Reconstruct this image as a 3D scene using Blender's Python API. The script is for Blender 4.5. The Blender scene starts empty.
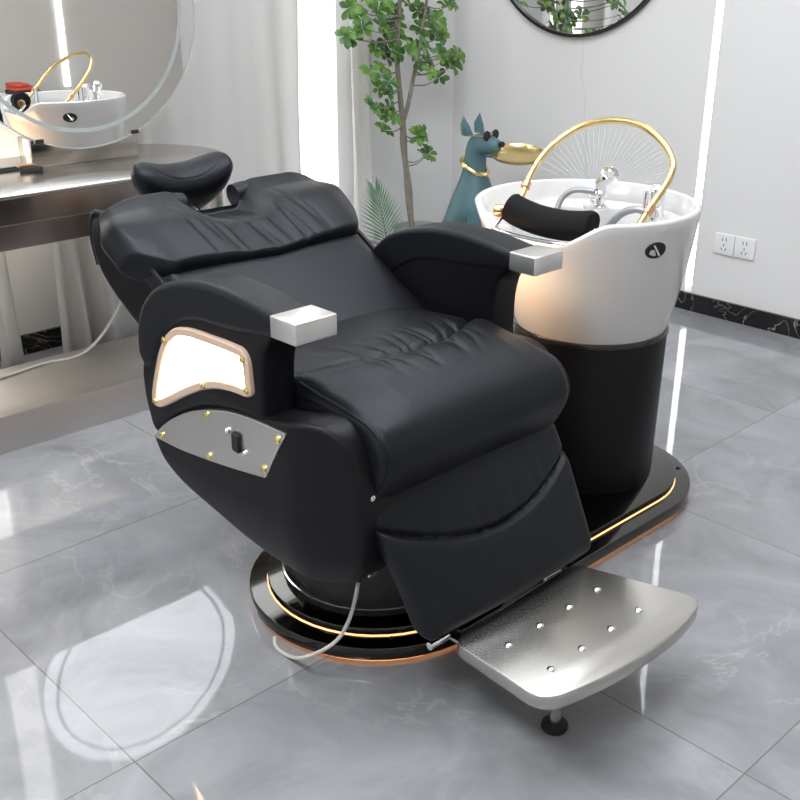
import bpy, bmesh, math, random
from mathutils import Vector, Matrix
from mathutils.geometry import tessellate_polygon
random.seed(7)
SC = bpy.context.scene
COL = SC.collection
PI = math.pi
R = math.radians

# ------------------------------------------------------------------ camera
cam_d = bpy.data.cameras.new('camera')
cam = bpy.data.objects.new('camera', cam_d)
COL.objects.link(cam)
cam_d.sensor_width = 36.0
cam_d.lens = 36.0 * 1054.0 / 800.0
cam_d.clip_start = 0.05
M = Matrix(((0.72308573, 0.26404135, -0.63830181, -1.35089424),
            (-0.69074653, 0.28178937, -0.66593092, -1.53912325),
            (0.00403336, 0.92242990, 0.38614352, 1.385),
            (0, 0, 0, 1)))
cam.matrix_world = M
SC.camera = cam

# ------------------------------------------------------------------ materials
def new_mat(name):
    m = bpy.data.materials.new(name)
    m.use_nodes = True
    nt = m.node_tree
    b = nt.nodes['Principled BSDF']
    return m, nt, b

def lnk(nt, a, b):
    nt.links.new(a, b)

def simple(name, col, rough=0.5, metal=0.0, spec=0.5, noise=0.0, nscale=30.0, bump=0.0, bscale=200.0, coat=0.0, trans=0.0, ior=1.45, alpha=1.0, emit=None, estr=0.0, aniso=None):
    m, nt, b = new_mat(name)
    b.inputs['Base Color'].default_value = (*col, 1)
    b.inputs['Roughness'].default_value = rough
    b.inputs['Metallic'].default_value = metal
    b.inputs['Specular IOR Level'].default_value = spec
    b.inputs['Coat Weight'].default_value = coat
    b.inputs['Coat Roughness'].default_value = 0.05
    b.inputs['Transmission Weight'].default_value = trans
    b.inputs['IOR'].default_value = ior
    b.inputs['Alpha'].default_value = alpha
    if emit:
        b.inputs['Emission Color'].default_value = (*emit, 1)
        b.inputs['Emission Strength'].default_value = estr
    tc = nt.nodes.new('ShaderNodeTexCoord')
    if noise > 0:
        n = nt.nodes.new('ShaderNodeTexNoise')
        n.inputs['Scale'].default_value = nscale
        n.inputs['Detail'].default_value = 4
        mp = nt.nodes.new('ShaderNodeMapping')
        if aniso: mp.inputs['Scale'].default_value = aniso
        lnk(nt, tc.outputs['Object'], mp.inputs['Vector'])
        lnk(nt, mp.outputs['Vector'], n.inputs['Vector'])
        mx = nt.nodes.new('ShaderNodeMix'); mx.data_type = 'RGBA'
        mx.inputs[6].default_value = (*[c * (1 - noise) for c in col], 1)
        mx.inputs[7].default_value = (*[min(1, c * (1 + noise)) for c in col], 1)
        lnk(nt, n.outputs['Fac'], mx.inputs[0])
        lnk(nt, mx.outputs[2], b.inputs['Base Color'])
        if metal > 0:
            mr = nt.nodes.new('ShaderNodeMapRange')
            mr.inputs['To Min'].default_value = rough * 0.75
            mr.inputs['To Max'].default_value = rough * 1.25
            lnk(nt, n.outputs['Fac'], mr.inputs['Value'])
            lnk(nt, mr.outputs['Result'], b.inputs['Roughness'])
    if bump > 0:
        n2 = nt.nodes.new('ShaderNodeTexNoise')
        n2.inputs['Scale'].default_value = bscale
        n2.inputs['Detail'].default_value = 3
        lnk(nt, tc.outputs['Object'], n2.inputs['Vector'])
        bp = nt.nodes.new('ShaderNodeBump')
        bp.inputs['Strength'].default_value = bump
        bp.inputs['Distance'].default_value = 0.002
        lnk(nt, n2.outputs['Fac'], bp.inputs['Height'])
        lnk(nt, bp.outputs['Normal'], b.inputs['Normal'])
    return m

MAT = {}
MAT['leather'] = simple('black_leather', (0.006, 0.0065, 0.0085), 0.40, spec=0.32, bump=0.25, bscale=260)
MAT['leather'].node_tree.nodes['Principled BSDF'].inputs['Specular Tint'].default_value = (0.86, 0.93, 1.0, 1)
MAT['shell'] = simple('black_vinyl', (0.0045, 0.0045, 0.006), 0.42, spec=0.27, bump=0.15, bscale=300)
MAT['pedestal'] = simple('black_wrap', (0.005, 0.005, 0.0055), 0.40, spec=0.25, bump=0.1, bscale=300)
MAT['black_mirror'] = simple('black_titanium', (0.085, 0.082, 0.076), 0.07, metal=1.0, noise=0.08, nscale=3)
MAT['black_satin'] = simple('black_satin_metal', (0.045, 0.044, 0.042), 0.22, metal=0.6, noise=0.1, nscale=5)
MAT['rubber'] = simple('black_rubber', (0.01, 0.01, 0.01), 0.6)
MAT['steel'] = simple('brushed_steel', (0.60, 0.58, 0.55), 0.24, metal=1.0, noise=0.10, nscale=6, aniso=(1, 8, 8))
MAT['stand'] = simple('bronze_steel', (0.42, 0.385, 0.35), 0.14, metal=1.0, noise=0.25, nscale=9, aniso=(1, 1, 2))
MAT['plinth'] = simple('satin_plinth_steel', (0.60, 0.57, 0.54), 0.42, metal=1.0, noise=0.08, nscale=5, aniso=(1, 6, 6))
MAT['apron'] = simple('steel_apron', (0.47, 0.41, 0.38), 0.20, metal=1.0, noise=0.14, nscale=4, aniso=(3, 1, 1))  # darker pinkish steel, dark reflections put into the colour
MAT['plate'] = simple('satin_steel_plate', (0.62, 0.60, 0.57), 0.30, metal=1.0, noise=0.06, nscale=14)
MAT['foot'] = simple('footplate_steel', (0.56, 0.54, 0.505), 0.26, metal=1.0)
MAT['cap'] = simple('satin_cap_metal', (0.78, 0.77, 0.75), 0.34, metal=1.0, noise=0.03, nscale=20)
MAT['chrome'] = simple('chrome', (0.86, 0.87, 0.88), 0.06, metal=1.0)
MAT['gold'] = simple('gold', (0.80, 0.60, 0.28), 0.24, metal=1.0, noise=0.05, nscale=20)
MAT['brass'] = simple('brass_screw', (0.75, 0.66, 0.28), 0.25, metal=1.0)
MAT['copper'] = simple('copper', (0.72, 0.43, 0.25), 0.28, metal=1.0)
MAT['ceramic'] = simple('white_ceramic', (0.63, 0.62, 0.61), 0.12, spec=0.5, coat=0.2)
MAT['cloth_black'] = simple('black_cloth', (0.006, 0.006, 0.007), 0.75, spec=0.2)
MAT['hose'] = simple('grey_hose', (0.30, 0.31, 0.32), 0.35, metal=0.5)
MAT['cable'] = simple('cable_white', (0.62, 0.60, 0.56), 0.5)
MAT['glass'] = simple('clear_acrylic', (0.97, 0.98, 0.98), 0.05, trans=0.9, ior=1.45)
MAT['water'] = simple('water', (0.95, 0.97, 1.0), 0.15, trans=0.6, ior=1.33, alpha=0.28)
MAT['mirror'] = simple('mirror_glass', (0.90, 0.905, 0.90), 0.0, metal=1.0)
MAT['frost'] = simple('frosted_ring', (0.34, 0.37, 0.375), 0.30, spec=0.5)
MAT['mirror_edge'] = simple('mirror_edge', (0.42, 0.45, 0.45), 0.2, metal=0.3)
MAT['black_frame'] = simple('black_frame', (0.012, 0.012, 0.012), 0.35)
MAT['plastic_white'] = simple('white_plastic', (0.80, 0.80, 0.80), 0.35)
MAT['slot'] = simple('grey_slot', (0.16, 0.16, 0.16), 0.6)
MAT['dark'] = simple('hole_shade', (0.015, 0.015, 0.015), 0.6)
MAT['acrylic_peach'] = simple('peach_acrylic', (0.60, 0.44, 0.34), 0.25)
MAT['dog'] = simple('teal_resin', (0.075, 0.155, 0.175), 0.45, noise=0.12, nscale=25)
MAT['bark'] = simple('bark', (0.25, 0.225, 0.185), 0.85, noise=0.35, nscale=40, bump=0.6, bscale=80)
MAT['pot'] = simple('grey_pot', (0.30, 0.30, 0.30), 0.6, noise=0.1)
MAT['soil'] = simple('soil', (0.05, 0.035, 0.025), 0.9, noise=0.4)
MAT['red'] = simple('red_cloth', (0.50, 0.07, 0.04), 0.8, noise=0.1)
MAT['ceiling'] = simple('ceiling_paint', (0.86, 0.86, 0.86), 0.9)
MAT['wall_side'] = simple('wall_paint', (0.80, 0.80, 0.80), 0.75, noise=0.015, nscale=1.5)
MAT['wall_warm'] = simple('wall_warm_grey', (0.50, 0.47, 0.435), 0.8, noise=0.03, nscale=1.5)

def leaf_mat(name, c1, c2, scale):
    m, nt, b = new_mat(name)
    tc = nt.nodes.new('ShaderNodeTexCoord'); n = nt.nodes.new('ShaderNodeTexNoise')
    n.inputs['Scale'].default_value = scale
    lnk(nt, tc.outputs['Object'], n.inputs['Vector'])
    r = nt.nodes.new('ShaderNodeValToRGB')
    r.color_ramp.elements[0].position = 0.35; r.color_ramp.elements[0].color = (*c1, 1)
    r.color_ramp.elements[1].position = 0.65; r.color_ramp.elements[1].color = (*c2, 1)
    lnk(nt, n.outputs['Fac'], r.inputs['Fac']); lnk(nt, r.outputs['Color'], b.inputs['Base Color'])
    b.inputs['Roughness'].default_value = 0.45
    return m
MAT['leaf'] = leaf_mat('green_leaf', (0.018, 0.085, 0.010), (0.13, 0.27, 0.035), 11)
MAT['palm'] = leaf_mat('palm_leaf', (0.09, 0.18, 0.115), (0.17, 0.29, 0.18), 14)

def emis(name, col, s):
    m, nt, b = new_mat(name)
    b.inputs['Base Color'].default_value = (*col, 1)
    b.inputs['Emission Color'].default_value = (*col, 1)
    b.inputs['Emission Strength'].default_value = s
    return m
MAT['led'] = emis('led_white', (0.95, 0.98, 1.0), 5.0)
MAT['glow_warm'] = emis('lamp_warm', (1.0, 0.66, 0.38), 13.0)
MAT['glow_ring'] = emis('ring_warm', (1.0, 0.55, 0.25), 1.6)
MAT['glow_under'] = emis('under_warm', (1.0, 0.42, 0.14), 1.6)
MAT['ceil_fill'] = emis('ceiling_fill', (0.95, 0.975, 1.0), 24.0)
MAT['ceil_soft'] = emis('ceiling_membrane', (0.93, 0.96, 1.0), 4.6)
MAT['glow_fill'] = emis('table_fill', (1.0, 0.90, 0.72), 14.0)
MAT['pane_glow'] = emis('bright_pane', (1.0, 0.985, 0.95), 2.4)

def curtain_mat():
    m, nt, b = new_mat('sheer_curtain')
    out = nt.nodes['Material Output']
    b.inputs['Base Color'].default_value = (0.80, 0.79, 0.775, 1)
    b.inputs['Roughness'].default_value = 0.85
    tr = nt.nodes.new('ShaderNodeBsdfTranslucent'); tr.inputs['Color'].default_value = (0.85, 0.84, 0.82, 1)
    mx = nt.nodes.new('ShaderNodeMixShader'); mx.inputs[0].default_value = 0.35
    n = nt.nodes.new('ShaderNodeTexNoise'); n.inputs['Scale'].default_value = 400
    bp = nt.nodes.new('ShaderNodeBump'); bp.inputs['Strength'].default_value = 0.1; bp.inputs['Distance'].default_value = 0.001
    lnk(nt, n.outputs['Fac'], bp.inputs['Height']); lnk(nt, bp.outputs['Normal'], b.inputs['Normal'])
    lnk(nt, b.outputs[0], mx.inputs[1]); lnk(nt, tr.outputs[0], mx.inputs[2]); lnk(nt, mx.outputs[0], out.inputs['Surface'])
    return m
MAT['curtain'] = curtain_mat()

def math_node(nt, op, a, b=None, c=None):
    n = nt.nodes.new('ShaderNodeMath'); n.operation = op
    for i, v in enumerate((a, b, c)):
        if v is None: continue
        if isinstance(v, (int, float)): n.inputs[i].default_value = v
        else: lnk(nt, v, n.inputs[i])
    return n.outputs[0]

def floor_mat():
    m, nt, b = new_mat('grey_marble_tile')
    tc = nt.nodes.new('ShaderNodeTexCoord')
    sep = nt.nodes.new('ShaderNodeSeparateXYZ'); lnk(nt, tc.outputs['Object'], sep.inputs[0])
    def line(o, off):
        t = math_node(nt, 'ADD', o, 80.0 - off + 0.4)
        t = math_node(nt, 'MODULO', t, 0.8)
        t = math_node(nt, 'SUBTRACT', t, 0.4)
        t = math_node(nt, 'ABSOLUTE', t)
        return math_node(nt, 'LESS_THAN', t, 0.0013)
    gx = line(sep.outputs[0], 0.169); gy = line(sep.outputs[1], -0.077)
    g = math_node(nt, 'MAXIMUM', gx, gy)
    # per tile random shift of the marble pattern
    def cell(o, off):
        t = math_node(nt, 'SUBTRACT', o, off); t = math_node(nt, 'DIVIDE', t, 0.8); return math_node(nt, 'FLOOR', t)
    cx = cell(sep.outputs[0], 0.169); cy = cell(sep.outputs[1], -0.077)
    comb = nt.nodes.new('ShaderNodeCombineXYZ'); lnk(nt, cx, comb.inputs[0]); lnk(nt, cy, comb.inputs[1])
    wn = nt.nodes.new('ShaderNodeTexWhiteNoise'); wn.noise_dimensions = '2D'; lnk(nt, comb.outputs[0], wn.inputs['Vector'])
    sc = nt.nodes.new('ShaderNodeVectorMath'); sc.operation = 'SCALE'; lnk(nt, wn.outputs['Color'], sc.inputs[0]); sc.inputs['Scale'].default_value = 7.0
    ad = nt.nodes.new('ShaderNodeVectorMath'); ad.operation = 'ADD'; lnk(nt, tc.outputs['Object'], ad.inputs[0]); lnk(nt, sc.outputs[0], ad.inputs[1])
    n1 = nt.nodes.new('ShaderNodeTexNoise'); n1.inputs['Scale'].default_value = 3.2; n1.inputs['Detail'].default_value = 7; n1.inputs['Roughness'].default_value = 0.62; n1.inputs['Distortion'].default_value = 0.9
    lnk(nt, ad.outputs[0], n1.inputs['Vector'])
    r1 = nt.nodes.new('ShaderNodeValToRGB')
    e = r1.color_ramp.elements
    e[0].position = 0.30; e[0].color = (0.205, 0.210, 0.222, 1)
    e[1].position = 0.72; e[1].color = (0.345, 0.352, 0.372, 1)
    lnk(nt, n1.outputs['Fac'], r1.inputs['Fac'])
    # thin pale veins
    n2 = nt.nodes.new('ShaderNodeTexNoise'); n2.inputs['Scale'].default_value = 1.9; n2.inputs['Detail'].default_value = 5; n2.inputs['Roughness'].default_value = 0.55; n2.inputs['Distortion'].default_value = 2.6
    lnk(nt, ad.outputs[0], n2.inputs['Vector'])
    v = math_node(nt, 'SUBTRACT', n2.outputs['Fac'], 0.5); v = math_node(nt, 'ABSOLUTE', v)
    mr = nt.nodes.new('ShaderNodeMapRange'); mr.inputs['From Min'].default_value = 0.0; mr.inputs['From Max'].default_value = 0.02; mr.inputs['To Min'].default_value = 1; mr.inputs['To Max'].default_value = 0
    lnk(nt, v, mr.inputs['Value'])
    n3 = nt.nodes.new('ShaderNodeTexNoise'); n3.inputs['Scale'].default_value = 2.3; n3.inputs['Detail'].default_value = 2
    lnk(nt, ad.outputs[0], n3.inputs['Vector'])
    mr2 = nt.nodes.new('ShaderNodeMapRange'); mr2.inputs['From Min'].default_value = 0.50; mr2.inputs['From Max'].default_value = 0.66
    lnk(nt, n3.outputs['Fac'], mr2.inputs['Value'])
    vv = math_node(nt, 'MULTIPLY', mr.outputs[0], mr2.outputs[0]); vv = math_node(nt, 'MULTIPLY', vv, 0.34)
    mx = nt.nodes.new('ShaderNodeMix'); mx.data_type = 'RGBA'
    lnk(nt, vv, mx.inputs[0]); lnk(nt, r1.outputs['Color'], mx.inputs[6]); mx.inputs[7].default_value = (0.52, 0.51, 0.50, 1)
    mg = nt.nodes.new('ShaderNodeMix'); mg.data_type = 'RGBA'
    g2 = math_node(nt, 'MULTIPLY', g, 0.75)
    lnk(nt, g2, mg.inputs[0]); lnk(nt, mx.outputs[2], mg.inputs[6]); mg.inputs[7].default_value = (0.10, 0.09, 0.085, 1)
    lnk(nt, mg.outputs[2], b.inputs['Base Color'])
    b.inputs['Roughness'].default_value = 0.035
    b.inputs['Specular IOR Level'].default_value = 0.62
    n4 = nt.nodes.new('ShaderNodeTexNoise'); n4.inputs['Scale'].default_value = 9; n4.inputs['Detail'].default_value = 1
    lnk(nt, tc.outputs['Object'], n4.inputs['Vector'])
    bp = nt.nodes.new('ShaderNodeBump'); bp.inputs['Strength'].default_value = 0.05; bp.inputs['Distance'].default_value = 0.004
    lnk(nt, n4.outputs['Fac'], bp.inputs['Height']); lnk(nt, bp.outputs['Normal'], b.inputs['Normal'])
    return m
MAT['floor'] = floor_mat()

def skirting_mat():
    m, nt, b = new_mat('black_marble')
    tc = nt.nodes.new('ShaderNodeTexCoord')
    n2 = nt.nodes.new('ShaderNodeTexNoise'); n2.inputs['Scale'].default_value = 5; n2.inputs['Detail'].default_value = 6; n2.inputs['Distortion'].default_value = 2.0
    lnk(nt, tc.outputs['Object'], n2.inputs['Vector'])
    v = math_node(nt, 'SUBTRACT', n2.outputs['Fac'], 0.5); v = math_node(nt, 'ABSOLUTE', v)
    mr = nt.nodes.new('ShaderNodeMapRange'); mr.inputs['From Max'].default_value = 0.012; mr.inputs['To Min'].default_value = 1; mr.inputs['To Max'].default_value = 0
    lnk(nt, v, mr.inputs['Value'])
    n3 = nt.nodes.new('ShaderNodeTexNoise'); n3.inputs['Scale'].default_value = 4
    lnk(nt, tc.outputs['Object'], n3.inputs['Vector'])
    mr2 = nt.nodes.new('ShaderNodeMapRange'); mr2.inputs['From Min'].default_value = 0.42; mr2.inputs['From Max'].default_value = 0.55
    lnk(nt, n3.outputs['Fac'], mr2.inputs['Value'])
    vv = math_node(nt, 'MULTIPLY', mr.outputs[0], mr2.outputs[0])
    mx = nt.nodes.new('ShaderNodeMix'); mx.data_type = 'RGBA'
    mx.inputs[6].default_value = (0.008, 0.008, 0.009, 1); mx.inputs[7].default_value = (0.35, 0.30, 0.26, 1)
    lnk(nt, vv, mx.inputs[0]); lnk(nt, mx.outputs[2], b.inputs['Base Color'])
    b.inputs['Roughness'].default_value = 0.15
    return m
MAT['skirting'] = skirting_mat()

def marble_wall():
    # pale slab wall with one thin grey vein running down below the round mirror
    m, nt, b = new_mat('pale_wall_slab')
    tc = nt.nodes.new('ShaderNodeTexCoord'); sep = nt.nodes.new('ShaderNodeSeparateXYZ')
    lnk(nt, tc.outputs['Object'], sep.inputs[0])
    n = nt.nodes.new('ShaderNodeTexNoise'); n.inputs['Scale'].default_value = 5; n.inputs['Detail'].default_value = 4
    lnk(nt, tc.outputs['Object'], n.inputs['Vector'])
    o = math_node(nt, 'SUBTRACT', n.outputs['Fac'], 0.5); o = math_node(nt, 'MULTIPLY', o, 0.10)
    y = math_node(nt, 'ADD', sep.outputs[1], o)
    y = math_node(nt, 'SUBTRACT', y, 1.375)
    s = math_node(nt, 'MULTIPLY', math_node(nt, 'SUBTRACT', sep.outputs[2], 1.0), -0.10)
    y = math_node(nt, 'ABSOLUTE', math_node(nt, 'ADD', y, s))
    mr = nt.nodes.new('ShaderNodeMapRange'); mr.inputs['From Max'].default_value = 0.006; mr.inputs['To Min'].default_value = 0.35; mr.inputs['To Max'].default_value = 0
    lnk(nt, y, mr.inputs['Value'])
    n3 = nt.nodes.new('ShaderNodeTexNoise'); n3.inputs['Scale'].default_value = 9
    lnk(nt, tc.outputs['Object'], n3.inputs['Vector'])
    f = math_node(nt, 'MULTIPLY', mr.outputs[0], n3.outputs['Fac']); f = math_node(nt, 'MULTIPLY', f, 1.6)
    mx = nt.nodes.new('ShaderNodeMix'); mx.data_type = 'RGBA'
    mx.inputs[6].default_value = (0.74, 0.735, 0.73, 1); mx.inputs[7].default_value = (0.42, 0.42, 0.43, 1)
    lnk(nt, f, mx.inputs[0]); lnk(nt, mx.outputs[2], b.inputs['Base Color'])
    b.inputs['Roughness'].default_value = 0.5
    return m
MAT['wall_slab'] = marble_wall()

# ------------------------------------------------------------------ object helpers
def absloc(o):
    v = Vector((0, 0, 0))
    while o is not None:
        v += o.location; o = o.parent
    return v

def thing(name, label, cat, loc=(0, 0, 0), group=None):
    o = bpy.data.objects.new(name, None); COL.objects.link(o)
    o.empty_display_size = 0.05
    o.location = loc; o['label'] = label; o['category'] = cat
    if group: o['group'] = group
    return o

def tag(o, label, cat, group=None, kind=None):
    o['label'] = label; o['category'] = cat
    if group: o['group'] = group
    if kind: o['kind'] = kind
    return o

def make(name, verts, faces, mat, parent=None, smooth=True, angle=40, bevel=0.0, subsurf=0, loc=None, cuts=None, post=None):
    me = bpy.data.meshes.new(name)
    base = absloc(parent) if parent else Vector(loc if loc else (0, 0, 0))
    me.from_pydata([tuple(Vector(v) - base) for v in verts], [], faces)
    bm = bmesh.new(); bm.from_mesh(me)
    bmesh.ops.remove_doubles(bm, verts=bm.verts, dist=1e-6)
    bmesh.ops.recalc_face_normals(bm, faces=bm.faces)
    if cuts:
        for co, no in cuts:
            bmesh.ops.bisect_plane(bm, geom=bm.verts[:] + bm.edges[:] + bm.faces[:], plane_co=Vector(co) - base, plane_no=no)
    if post:
        for q in bm.verts: q.co = post(q.co + base) - base
    if bevel > 0:
        es = [e for e in bm.edges if len(e.link_faces) == 2 and e.calc_face_angle(0) > R(30)]
        bmesh.ops.bevel(bm, geom=es, offset=bevel, segments=3, profile=0.5, affect='EDGES', clamp_overlap=True)
    if smooth:
        for f in bm.faces: f.smooth = True
    bm.to_mesh(me); bm.free()
    if smooth:
        me.set_sharp_from_angle(angle=R(angle))
    me.materials.append(MAT[mat] if isinstance(mat, str) else mat)
    o = bpy.data.objects.new(name, me); COL.objects.link(o)
    if parent: o.parent = parent
    elif loc: o.location = loc
    if subsurf:
        md = o.modifiers.new('subdivision', 'SUBSURF'); md.levels = subsurf; md.render_levels = subsurf
    return o

class MB:
    def __init__(self): self.v = []; self.f = []
    def add(self, vf):
        v, f = vf; k = len(self.v)
        self.v += [tuple(p) for p in v]; self.f += [[i + k for i in q] for q in f]
        return self
    def build(self, name, mat, parent=None, **kw): return make(name, self.v, self.f, mat, parent, **kw)

def box(x0, x1, y0, y1, z0, z1):
    v = [(x, y, z) for z in (z0, z1) for y in (y0, y1) for x in (x0, x1)]
    f = [(0, 2, 3, 1), (4, 5, 7, 6), (0, 1, 5, 4), (2, 6, 7, 3), (0, 4, 6, 2), (1, 3, 7, 5)]
    return v, f

def catmull(pts, n=8, closed=False):
    P = [Vector(p) for p in pts]; out = []; N = len(P)
    rng = N if closed else N - 1
    for i in range(rng):
        if closed: p0, p1, p2, p3 = P[i - 1], P[i], P[(i + 1) % N], P[(i + 2) % N]
        else:
            p1, p2 = P[i], P[i + 1]
            p0 = P[i - 1] if i > 0 else p1 * 2 - p2
            p3 = P[i + 2] if i + 2 < N else p2 * 2 - p1
        for k in range(n):
            t = k / n
            out.append(0.5 * ((2 * p1) + (p2 - p0) * t + (2 * p0 - 5 * p1 + 4 * p2 - p3) * t * t + (3 * p1 - p0 - 3 * p2 + p3) * t ** 3))
    if not closed: out.append(P[-1])
    return out

def round_poly(pts, r, seg=5):
    """polygon with every corner rounded; r a number or one per corner"""
    out = []; N = len(pts)
    for i, p in enumerate(pts):
        rr = r[i] if isinstance(r, (list, tuple)) else r
        p = Vector(p); a = Vector(pts[i - 1]) - p; b = Vector(pts[(i + 1) % N]) - p
        la, lb = a.length, b.length
        d = min(rr, la * .49, lb * .49)
        A = p + a / la * d; B = p + b / lb * d
        for k in range(seg + 1):
            t = k / seg
            out.append((1 - t) ** 2 * A + 2 * t * (1 - t) * p + t * t * B)
    return out

def offset2(poly, d):
    """inset a closed 2-D polygon along its averaged normals (d > 0 goes in)"""
    N = len(poly)
    area = sum(poly[i][0] * poly[(i + 1) % N][1] - poly[(i + 1) % N][0] * poly[i][1] for i in range(N))
    s = 1 if area > 0 else -1
    out = []
    for i in range(N):
        a = Vector(poly[i - 1][:2]); b = Vector(poly[(i + 1) % N][:2]); t = (b - a)
        if t.length < 1e-9: t = Vector((1, 0))
        t.normalize()
        n = Vector((-t.y, t.x)) * s
        out.append(Vector(poly[i][:2]) + n * d)
    return out

def sweep(prof, x0, x1, edge, n=6, mid=1, axis='x', fn=None, taper=None):
    """closed profile swept between x0 and x1 with rounded rims; fn moves each point"""
    secs = []
    for k in range(n + 1):
        a = k / n * PI / 2
        secs.append((x0 + edge * (1 - math.sin(a)), edge * (1 - math.cos(a))))
    secs = [(x0 + edge * (1 - math.cos(k / n * PI / 2)), edge * (1 - math.sin(k / n * PI / 2))) for k in range(n + 1)]
    for k in range(1, mid):
        secs.append((x0 + edge + (x1 - x0 - 2 * edge) * k / mid, 0))
    secs += [(x1 - edge * (1 - math.cos(k / n * PI / 2)), edge * (1 - math.sin(k / n * PI / 2))) for k in range(n, -1, -1)]
    v = []; f = []; N = len(prof)
    for x, ins in secs:
        for p in offset2(prof, ins):
            if axis == 'x': q = Vector((x, p[0], p[1]))
            elif axis == 'y': q = Vector((p[0], x, p[1]))
            else: q = Vector((p[0], p[1], x))
            if fn: q = fn(q)
            v.append(q)
    for s in range(len(secs) - 1):
        for i in range(N):
            j = (i + 1) % N
            f.append((s * N + i, s * N + j, (s + 1) * N + j, (s + 1) * N + i))
    for s, flip in ((0, True), (len(secs) - 1, False)):
        ring = [Vector((p[0], p[1], 0)) for p in offset2(prof, secs[s][1])]
        for tri in tessellate_polygon([ring]):
            q = [s * N + i for i in tri]
            f.append(tuple(q))
    return v, f

def tube(path, r, n=10, cap=True, smoothn=0):
    P = catmull(path, smoothn) if smoothn else [Vector(p) for p in path]
    v = []; f = []; N = len(P)
    up = None
    for i, p in enumerate(P):
        t = (P[min(i + 1, N - 1)] - P[max(i - 1, 0)]).normalized()
        if up is None:
            a = Vector((0, 0, 1)) if abs(t.z) < .9 else Vector((1, 0, 0))
            up = (a - t * a.dot(t)).normalized()
        else:
            up = (up - t * up.dot(t)).normalized()
        s = t.cross(up)
        rr = r(i / (N - 1)) if callable(r) else r
        for k in range(n):
            a = 2 * PI * k / n
            v.append(p + (up * math.cos(a) + s * math.sin(a)) * rr)
    for i in range(N - 1):
        for k in range(n):
            j = (k + 1) % n
            f.append((i * n + k, i * n + j, (i + 1) * n + j, (i + 1) * n + k))
    if cap:
        f.append(tuple(range(n))[::-1]); f.append(tuple((N - 1) * n + k for k in range(n)))
    return v, f

def lathe(prof, c=(0, 0, 0), n=48, axis=(0, 0, 1), closed=False):
    """prof: list of (radius, height) turned about an axis through c"""
    ax = Vector(axis).normalized()
    a = Vector((1, 0, 0)) if abs(ax.x) < .9 else Vector((0, 1, 0))
    u = (a - ax * a.dot(ax)).normalized(); w = ax.cross(u)
    v = []; f = []; m = len(prof); c = Vector(c)
    for r, h in prof:
        for k in range(n):
            t = 2 * PI * k / n
            v.append(c + ax * h + (u * math.cos(t) + w * math.sin(t)) * r)
    rng = m if closed else m - 1
    for i in range(rng):
        i2 = (i + 1) % m
        for k in range(n):
            j = (k + 1) % n
            f.append((i * n + k, i * n + j, i2 * n + j, i2 * n + k))
    if not closed:
        if prof[0][0] > 1e-5: f.append(tuple(range(n))[::-1])
        if prof[-1][0] > 1e-5: f.append(tuple((m - 1) * n + k for k in range(n)))
    return v, f

def ellipsoid(c, rx, ry, rz, n=20, m=12, rot=None):
    v = []; f = []; c = Vector(c)
    for i in range(m + 1):
        a = PI * i / m
        for k in range(n):
            t = 2 * PI * k / n
            p = Vector((rx * math.sin(a) * math.cos(t), ry * math.sin(a) * math.sin(t), rz * math.cos(a)))
            if rot: p = rot @ p
            v.append(c + p)
    for i in range(m):
        for k in range(n):
            j = (k + 1) % n
            f.append((i * n + k, (i + 1) * n + k, (i + 1) * n + j, i * n + j))
    return v, f

def stadium(x1, x2, y0, r, n=24):
    p = []
    for k in range(n + 1):
        t = -PI / 2 + PI * k / n
        p.append((x2 + r * math.cos(t), y0 + r * math.sin(t)))
    for k in range(n + 1):
        t = PI / 2 + PI * k / n
        p.append((x1 + r * math.cos(t), y0 + r * math.sin(t)))
    return p

def sstep(a, b, x):
    t = max(0.0, min(1.0, (x - a) / (b - a))); return t * t * (3 - 2 * t)

def struct(name, vf, mat, **kw):
    o = make(name, vf[0], vf[1], mat, smooth=False, **kw); o['kind'] = 'structure'
    return o

CAMP = Vector((-1.35089424, -1.53912325, 1.385)); FL = 1054.0
CR = Vector((0.72308573, -0.69074653, 0.00403336)); CD = Vector((-0.26404135, -0.28178937, -0.92242990)); CF = Vector((0.63830181, 0.66593092, -0.38614352))
def atz(u, v, z):      # survey helper: where the line of sight through a photo point meets height z
    d = CR * ((u - 400) / FL) + CD * ((v - 400) / FL) + CF
    return CAMP + d * ((z - CAMP.z) / d.z)
# ------------------------------------------------------------------ the room
X1, Y1, X0, Y0, ZC = 2.54, 2.15, -3.0, -2.05, 2.7
o = struct('floor', box(X0, X1 + .1, Y0, Y1 + .1, -0.05, 0), 'floor'); o['label'] = 'glossy grey marble tiled floor'; o['category'] = 'floor'
o = struct('ceiling', box(X0, X1 + .1, Y0, Y1 + .1, ZC, ZC + .05), 'ceiling'); o['label'] = 'white ceiling above the salon'; o['category'] = 'ceiling'
LEDY = 0.745
g = 0.016
wb = MB()
wb.add(box(X1, X1 + .1, Y0, LEDY - g, 0, ZC)).add(box(X1, X1 + .1, LEDY + g, Y1 + .1, 0, ZC)).add(box(X1 + .03, X1 + .1, LEDY - g, LEDY + g, 0, ZC))
o = struct('wall_right', (wb.v, wb.f), 'wall_slab'); o['label'] = 'pale slab wall behind the wash basin with the light slot'; o['category'] = 'wall'
WX0, WX1 = 1.52, 1.79
wb = MB()
VX0, VX1 = -.13, .085
wb.add(box(X0, VX0, Y1, Y1 + .1, 0, ZC)).add(box(VX1, WX0, Y1, Y1 + .1, 0, ZC)).add(box(VX0, VX1, Y1, Y1 + .1, 0, .08)).add(box(VX0, VX1, Y1, Y1 + .1, 2.5, ZC)).add(box(WX1, X1, Y1, Y1 + .1, 0, ZC)).add(box(WX0, WX1, Y1, Y1 + .1, 0, .08)).add(box(WX0, WX1, Y1, Y1 + .1, 2.5, ZC))
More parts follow.
